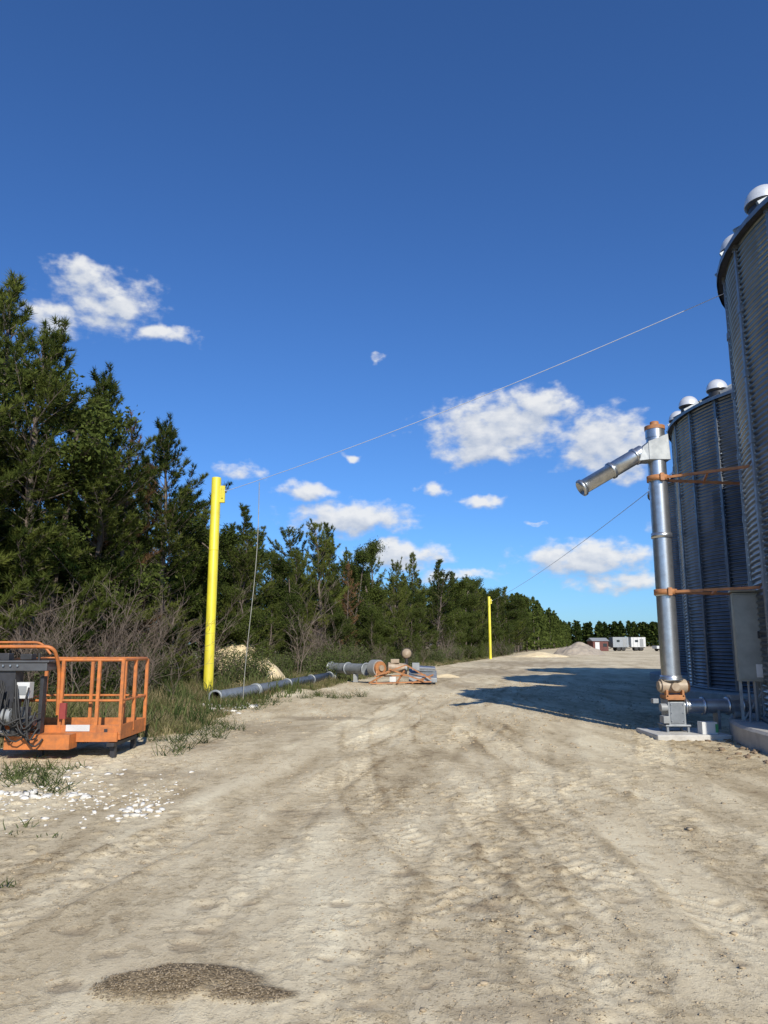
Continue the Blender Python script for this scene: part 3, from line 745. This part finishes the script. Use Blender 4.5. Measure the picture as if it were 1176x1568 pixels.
b.box((-3.85,11.3,.2),(.1,1.0,.05),'dark');b.box((-4.5,11.3,.2),(.1,1.0,.05),'dark');b.box((-3.85,10.95,.1),(.07,.08,.2),'dark');b.box((-3.85,11.8,.1),(.07,.08,.2),'dark');b.box((-4.9,11.0,.1),(.07,.08,.2),'dark')
b.obj('platform_tray',e,.006)
b=MB()
b.box((-5.25,10.68,1.28),(1.1,.3,.11),'console');b.box((-5.25,10.68,1.355),(1.16,.34,.03),'console')
b.box((-5.0,10.6,1.42),(.16,.16,.08),'dark');b.cyl((-4.85,10.6,1.37),(-4.85,10.6,1.47),.02,'black',10);b.box((-5.35,10.6,1.42),(.22,.15,.1),'dark')
for i in range(6): b.cyl((-5.6+i*.1,10.515,1.3),(-5.6+i*.1,10.50,1.3),.014,'galv',10)
b.obj('control_console',e,.01)
b=MB()
b.box((-5.03,10.62,.96),(.2,.14,.22),'white');b.box((-5.03,10.545,.96),(.13,.008,.12),'grey')
b.box((-5.3,10.7,.95),(.3,.25,.6),'dark');b.box((-4.83,10.76,.72),(.05,.12,.85),'dark')
b.cyl((-5.4,10.6,.55),(-4.85,10.62,.55),.07,'galv_dull',16);b.cyl((-5.1,10.55,.35),(-5.1,10.55,.8),.05,'black',14)
b.box((-4.56,10.84,.66),(.09,.06,.22),'red');b.box((-4.97,10.58,.66),(.12,.08,.16),'console');b.cyl((-5.25,10.52,.62),(-5.12,10.52,.62),.1,'grey',18)
b.cyl((-5.45,10.56,.42),(-4.9,10.6,.36),.04,'galv',12)
b.box((-5.55,10.7,.55),(.5,.2,.25),'orange',Matrix.Rotation(.2,3,'Y'))
b.obj('rotator_gear',e,.008)
b=MB();rd=random.Random(5)
for i in range(22):
    xa=rd.uniform(-5.5,-4.9);xb=rd.uniform(-5.5,-4.7);za=rd.uniform(.75,1.2);zb=rd.uniform(.3,.65);yb=10.5+rd.uniform(-.06,.08)
    b.path([Vector((xa*(1-t)+xb*t,yb-.09*math.sin(t*3.14),za*(1-t)+zb*t-.28*math.sin(t*3.14)+.04*math.sin(t*9+i))) for t in np.linspace(0,1,12)],rd.uniform(.009,.016),'black',6)
b.obj('hydraulic_hoses',e)
b=MB();b.beam((-5.5,10.75,.5),(-7.2,10.9,.75),.2,.25,'orange');b.beam((-7.2,10.9,.75),(-9.6,11.0,1.6),.28,.32,'orange');b.cyl((-7.2,10.7,.75),(-7.2,11.1,.75),.14,'grey');b.obj('boom_arm',e,.01)
b=MB();b.box((-9.9,11,.75),(2.2,1.3,.5),'grey');b.box((-10,11,1.35),(1.7,1.1,.75),'orange')
for x in(-10.7,-9.1):
    for y in(10.2,11.8):
        b.rings([(.2,0),(.4,0),(.43,.04),(.43,.22),(.4,.26),(.2,.26)],(x,y-.13,.42),(0,1,0),28,'black');b.cyl((x,y-.12,.42),(x,y+.12,.42),.2,'white')
b.obj('chassis',e,.02)

# ---------------------------------------------------------------- pipes and auger on the ground
b=MB();p0=Vector((-4.4,19.8,.22));p1=Vector((-2.35,32.8,.22));d=p1-p0;L_=d.length
b.rings([(.165,0),(.165,L_),(.15,L_),(.15,L_-1)],p0,d,24,'pipegrey',False);b.rings([(.15,.001),(.15,1.4)],p0,d,24,'dark',False);b.rings([(.165,0),(.149,0)],p0,d,24,'pipegrey',False)
for t_ in(.0,.24,.25,.5,.75,.99): b.rings([(.166,0),(.2,0),(.2,.03),(.166,.03)],p0+d*t_,d,24,'pipegrey',False)
b.obj('grey_pipe')
b=MB();b.box((-4.35,19.9,.03),(.6,.35,.08),'chunk');b.box((-3.4,26,.03),(.5,.3,.06),'chunk');b.obj('concrete_block',None,.01)
e=empty('auger_conveyor',(0,0,0))
b=MB();b.cyl((-2.35,33.6,.55),(-.75,31.6,.55),.22,'pipegrey',24)
for t_ in(0,.5,1): 
    q=Vector((-2.35,33.6,.55)).lerp(Vector((-.75,31.6,.55)),t_);b.rings([(.222,-.03),(.27,-.03),(.27,.03),(.222,.03)],q,(1.6,-2,0),24,'pipegrey',False)
b.box((-2.2,33.4,.17),(.2,.4,.34),'grey');b.box((-1.2,32.2,.17),(.2,.4,.34),'grey')
b.obj('conveyor_tube',e)
b=MB();b.cyl((-.45,31.3,.62),(-.2,31.0,.62),.33,'grey',28);b.cyl((-.22,31.02,.62),(-.13,30.9,.62),.27,'rust_orange',28);b.cyl((-.13,30.9,.62),(-.08,30.84,.62),.12,'tan',20)
b.cyl((.15,31,.66),(.85,31.1,.6),.2,'tan',24);b.cyl((.85,31.1,.6),(.95,31.1,.6),.23,'grey',24);b.box((.45,31,.9),(.35,.25,.16),'tan')
b.rings([(.05,-.1),(.17,-.08),(.21,.0),(.17,.1),(.05,.14)],(.93,31,1.2),(0,-1,.1),20,'tan');b.cyl((.93,31,.7),(.93,31,1.1),.06,'dark');b.rings([(.215,-.02),(.235,0),(.215,.02)],(.93,31,1.2),(0,-1,.1),20,'dark',False)
b.obj('drive_motor',e,.01)
b=MB();b.add([(1.0,30.6,.3),(2.15,30.7,.22),(2.2,31.7,.5),(1.05,31.7,.62),(1.0,30.6,.1),(2.15,30.7,.05),(2.2,31.7,.1),(1.05,31.7,.1)],[(0,1,2,3),(4,7,6,5),(0,4,5,1),(1,5,6,2),(2,6,7,3),(3,7,4,0)],'head')
b.box((1.3,31,.68),(.3,.3,.3),'head');b.cyl((1.3,31.2,.6),(2.1,31.5,.55),.12,'galv',18);b.obj('hopper_pan',e,.01)
b=MB()
for p_,q_ in (((-.6,30.2,.05),(.3,31,.5)),((-.5,30.3,.04),(1.9,30.4,.1)),((.2,30.5,.6),(1.6,30.3,.12)),((.9,30.6,.75),(1.9,30.5,.2)),((-.4,30.5,.3),(.9,30.6,.75)),((1.1,30.3,.05),(2.0,30.9,.35)),((-.3,30.5,.05),(-.3,30.6,.5)),((.5,30.2,.05),(.9,31.0,.6)),((0,30.9,.3),(1.7,30.9,.35))):
    b.beam(p_,q_,.06,.05,'rust_orange')
b.box((.35,30.35,.2),(.25,.1,.2),'white');b.obj('orange_frame',e)

# ---------------------------------------------------------------- heaps
def heap(name,cx,cy,rx,ry,h,m,s,n=90,lump=.3,fine=.16,smooth=False):
    u=np.linspace(-1.3,1.3,n);A,B=np.meshgrid(u,u);r=np.hypot(A,B)+(fbm(A*1.6+s,B*1.6,3,s)-.5)*.5
    z=h*np.clip(1-r,0,1)**.9*(1-lump/2+lump*fbm(A*2.5,B*2.5+s,3,s)*1.6)+(fbm(A*8,B*8,3,s)-.5)*h*fine*(r<1)-.06*(r>=1)-.02
    V=np.stack([cx+A*rx,cy+B*ry,z],-1).reshape(-1,3);I=np.arange(n*n).reshape(n,n)
    F=np.stack([I[:-1,:-1],I[:-1,1:],I[1:,1:],I[1:,:-1]],-1).reshape(-1,4)
    o=add_obj(name,make_mesh(name,V,[(F,0)],[m],smooth=smooth));return o
heap('sand_pile',-5.5,28.5,2.1,1.6,1.85,M['sand'],5,110,.3,.06,True)
heap('dirt_mound',29,112,4.0,4,1.75,M['gdirt'],8)
heap('dirt_mound',19,92,3.5,2,.55,M['sand'],9)
heap('dirt_mound',3.0,36.5,.9,.7,.18,M['sand'],10)

# ---------------------------------------------------------------- far vehicles and shed
def wheels(b,L_,w,y=0):
    for x in L_:
        for s in(-w,w): b.rings([(.25,-.12),(.45,-.12),(.48,-.08),(.48,.08),(.45,.12),(.25,.12)],(x,s,.48),(0,1,0),18,'black');b.cyl((x,s-.1,.48),(x,s+.1,.48),.25,'grey')
def trailer(x,y,rot,col,L_=6):
    e=empty('box_trailer',(x,y,0),rot);b=MB();b.box((0,0,1.95),(L_,2.3,2.2),col);b.box((0,0,.78),(L_-.3,1.6,.14),'dark')
    for k in range(int(L_/.9)): b.box((-L_/2+.5+k*.9,-1.16,1.95),(.06,.02,2.1),'grey')
    b.box((L_/2-.9,-1.165,1.8),(.8,.03,1.7),'grey');b.box((-L_/2+1.2,-1.165,2.2),(.7,.03,.5),'glass');b.obj('body',e,.03)
    b=MB();wheels(b,(-.5,.6),1.0);b.beam((-L_/2,0,.6),(-L_/2-1.2,0,.5),.12,.12,'dark');b.obj('running_gear',e)
trailer(52.5,168,.1,'head',3.6);trailer(58.0,172,-.1,'white',3.2)
e=empty('red_shed',(47.8,168,0),.15);b=MB();b.box((0,0,1.1),(3.6,3,2.2),'barnred')
b.add([(-2.0,-1.7,2.18),(2.0,-1.7,2.18),(-2.0,1.7,2.18),(2.0,1.7,2.18),(-2.0,0,2.9),(2.0,0,2.9)],[(0,1,5,4),(2,4,5,3),(0,4,2),(1,3,5),(0,2,3,1)],'grey');b.box((-.8,-1.52,1),(1,.05,1.9),'white');b.box((1,-1.52,1.3),(.9,.05,.7),'glass');b.obj('walls_and_roof',e)
e=empty('pickup_truck',(61.0,163,0),.2);b=MB();b.box((0,0,.85),(5.2,1.9,.6),'white');b.add([(-.9,-.85,1.14),(1.2,-.85,1.14),(1.2,.85,1.14),(-.9,.85,1.14),(-.4,-.75,1.8),(.95,-.75,1.8),(.95,.75,1.8),(-.4,.75,1.8)],[(0,1,5,4),(1,2,6,5),(2,3,7,6),(3,0,4,7)],'glass');b.box((.27,0,1.82),(1.4,1.55,.06),'white');b.box((2.5,0,.7),(.15,1.9,.2),'dark');b.obj('body',e,.05)
b=MB();wheels(b,(-1.6,1.7),.85);b.obj('wheels',e)

# ---------------------------------------------------------------- sun, sky, clouds
EL=R(33);AZ=R(164.3)
sd=Vector((math.sin(AZ)*math.cos(EL),math.cos(AZ)*math.cos(EL),math.sin(EL)))
l=bpy.data.lights.new('sun','SUN');l.energy=4.9;l.angle=R(.53);l.color=(1,.94,.83)
o=bpy.data.objects.new('sun',l);scene.collection.objects.link(o);o.rotation_euler=sd.to_track_quat('Z','Y').to_euler();o.location=(5,-10,20)
w=bpy.data.worlds.new('World');scene.world=w;w.use_nodes=True;nt=w.node_tree;N=nt.nodes;L=nt.links
try:
    w.cycles.sampling_method='MANUAL';w.cycles.sample_map_resolution=256
except Exception as ex: print(ex)
bg=N['Background'];out=N['World Output']
sky=N.new('ShaderNodeTexSky');sky.sky_type='NISHITA';sky.sun_disc=False;sky.sun_elevation=EL;sky.sun_rotation=AZ;sky.air_density=1.0;sky.dust_density=.35;sky.ozone_density=3.0
g=bpy.data.node_groups.new('cloud_density','ShaderNodeTree')
g.interface.new_socket('Vector',in_out='INPUT',socket_type='NodeSocketVector');g.interface.new_socket('Density',in_out='OUTPUT',socket_type='NodeSocketFloat')
GN=g.nodes;GL=g.links;gi=GN.new('NodeGroupInput');go=GN.new('NodeGroupOutput')
def vm(NN,LL,op,a,b=None,sc=None):
    n=NN.new('ShaderNodeVectorMath');n.operation=op
    for i,q in enumerate((a,b)):
        if q is None: continue
        if isinstance(q,tuple): n.inputs[i].default_value=q
        else: LL.new(q,n.inputs[i])
    if sc is not None: n.inputs['Scale'].default_value=sc
    return n
def mm(NN,LL,op,a,b=None,c=None,clamp=False):
    n=NN.new('ShaderNodeMath');n.operation=op;n.use_clamp=clamp
    for i,q in enumerate((a,b,c)):
        if q is None: continue
        if isinstance(q,(int,float)): n.inputs[i].default_value=q
        else: LL.new(q,n.inputs[i])
    return n.outputs[0]
wn=GN.new('ShaderNodeTexNoise');wn.inputs['Scale'].default_value=.5;wn.inputs['Detail'].default_value=3;GL.new(gi.outputs[0],wn.inputs['Vector'])
wc=vm(GN,GL,'SUBTRACT',wn.outputs['Color'],(.5,.5,.5));wsx=vm(GN,GL,'MULTIPLY',wc.outputs[0],(3.2,1.7,0));wv=vm(GN,GL,'ADD',gi.outputs[0],wsx.outputs[0])
clouds=[(9.0,16.4,5.6,2.2,1),(12.4,18.0,2.8,1.3,1),(7.8,14.6,3.8,1.1,.9),(17.2,14.9,3.8,2.2,1),(18.5,13.2,2.8,1.4,.8),
(-23.8,26.0,2.3,.9,.75),(-20.8,24.2,2.8,1.2,.65),(-25.3,22.6,2.9,1.3,.6),(-17.6,22.6,2.7,.75,.7),(-22.0,24.4,5.0,2.6,.46),
(-2.6,9.6,4.9,1.2,1),(1.3,6.8,3.9,1.1,.9),(15.2,6.3,4.8,1.2,1),(7.8,10.8,2.2,.6,.75),(3.8,11.9,1.5,.6,.6),(-2.8,14.2,1.0,.45,.7),(-6.2,11.5,2.4,.8,.75),(-.6,21.9,1.1,.4,.06),
(5.3,5.2,3.8,.6,.5),(17.6,4.5,4.6,.9,.6),(-11.2,13,2.6,.9,.25),(12,9,1.2,.3,.35),(22,8.5,2.5,1,.6),(-45,26,6,2,.8),(45,18,7,2,.8)]
prev=None
for ca,ce,hw,hh_,dn in clouds:
    s=vm(GN,GL,'SUBTRACT',wv.outputs[0],(ca,ce,0));q=vm(GN,GL,'MULTIPLY',s.outputs[0],(1/(hw*1.15),1/(hh_*1.25),0));ln=vm(GN,GL,'LENGTH',q.outputs[0])
    v_=mm(GN,GL,'MULTIPLY_ADD',ln.outputs['Value'],-1.0,.55+.45*dn)
    v_=mm(GN,GL,'MINIMUM',v_,.05+.7*dn)
    prev=v_ if prev is None else mm(GN,GL,'MAXIMUM',prev,v_)
fn=GN.new('ShaderNodeTexNoise');fn.inputs['Scale'].default_value=.75;fn.inputs['Detail'].default_value=6;fn.inputs['Roughness'].default_value=.55
st=vm(GN,GL,'MULTIPLY',gi.outputs[0],(.8,1.3,1));GL.new(st.outputs[0],fn.inputs['Vector'])
dd=mm(GN,GL,'ADD',prev,mm(GN,GL,'MULTIPLY',mm(GN,GL,'SUBTRACT',fn.outputs[0],.5),1.4));GL.new(dd,go.inputs[0])
tc=N.new('ShaderNodeTexCoord');sp=N.new('ShaderNodeSeparateXYZ');L.new(tc.outputs['Generated'],sp.inputs[0])
az=mm(N,L,'MULTIPLY',mm(N,L,'ARCTAN2',sp.outputs[0],sp.outputs[1]),57.2958);el=mm(N,L,'MULTIPLY',mm(N,L,'ARCSINE',sp.outputs[2]),57.2958)
cb=N.new('ShaderNodeCombineXYZ');L.new(az,cb.inputs[0]);L.new(el,cb.inputs[1])
g1=N.new('ShaderNodeGroup');g1.node_tree=g;L.new(cb.outputs[0],g1.inputs[0])
g2=N.new('ShaderNodeGroup');g2.node_tree=g;up=vm(N,L,'ADD',cb.outputs[0],(.3,.75,0));L.new(up.outputs[0],g2.inputs[0])
al=N.new('ShaderNodeMapRange');al.interpolation_type='SMOOTHSTEP';al.inputs[1].default_value=-.06;al.inputs[2].default_value=.60;L.new(g1.outputs[0],al.inputs[0])
al2=mm(N,L,'MULTIPLY',al.outputs[0],.95)
df=mm(N,L,'SUBTRACT',g1.outputs[0],g2.outputs[0]);lt=mm(N,L,'MULTIPLY_ADD',df,.8,.58,True)  # sunlit tops and shaded undersides painted into the cloud colour
cc=N.new('ShaderNodeMix');cc.data_type='RGBA';cc.inputs[6].default_value=(.34,.43,.60,1);cc.inputs[7].default_value=(.86,.87,.88,1);L.new(lt,cc.inputs[0])
SKY=.085
sc=N.new('ShaderNodeMix');sc.data_type='RGBA';sc.blend_type='MULTIPLY';sc.inputs[0].default_value=1;L.new(sky.outputs[0],sc.inputs[6]);sc.inputs[7].default_value=(.60,1.02,1.60,1)
cs=vm(N,L,'SCALE',cc.outputs[2],None,1/SKY)
mx=N.new('ShaderNodeMix');mx.data_type='RGBA';L.new(al2,mx.inputs[0]);L.new(sc.outputs[2],mx.inputs[6]);L.new(cs.outputs[0],mx.inputs[7])
L.new(mx.outputs[2],bg.inputs[0]);bg.inputs[1].default_value=SKY

# ---------------------------------------------------------------- camera
c=bpy.data.cameras.new('camera');c.sensor_fit='VERTICAL';c.sensor_height=36;c.lens=26;c.clip_end=3000;c.clip_start=.05
o=bpy.data.objects.new('camera',c);scene.collection.objects.link(o);o.location=(0,0,1.6);o.rotation_euler=(R(100.1),0,0);scene.camera=o
scene.view_settings.view_transform='Standard'
try: scene.view_settings.look='None'
except Exception: pass
scene.view_settings.exposure=0
print('verts',nx,ny)
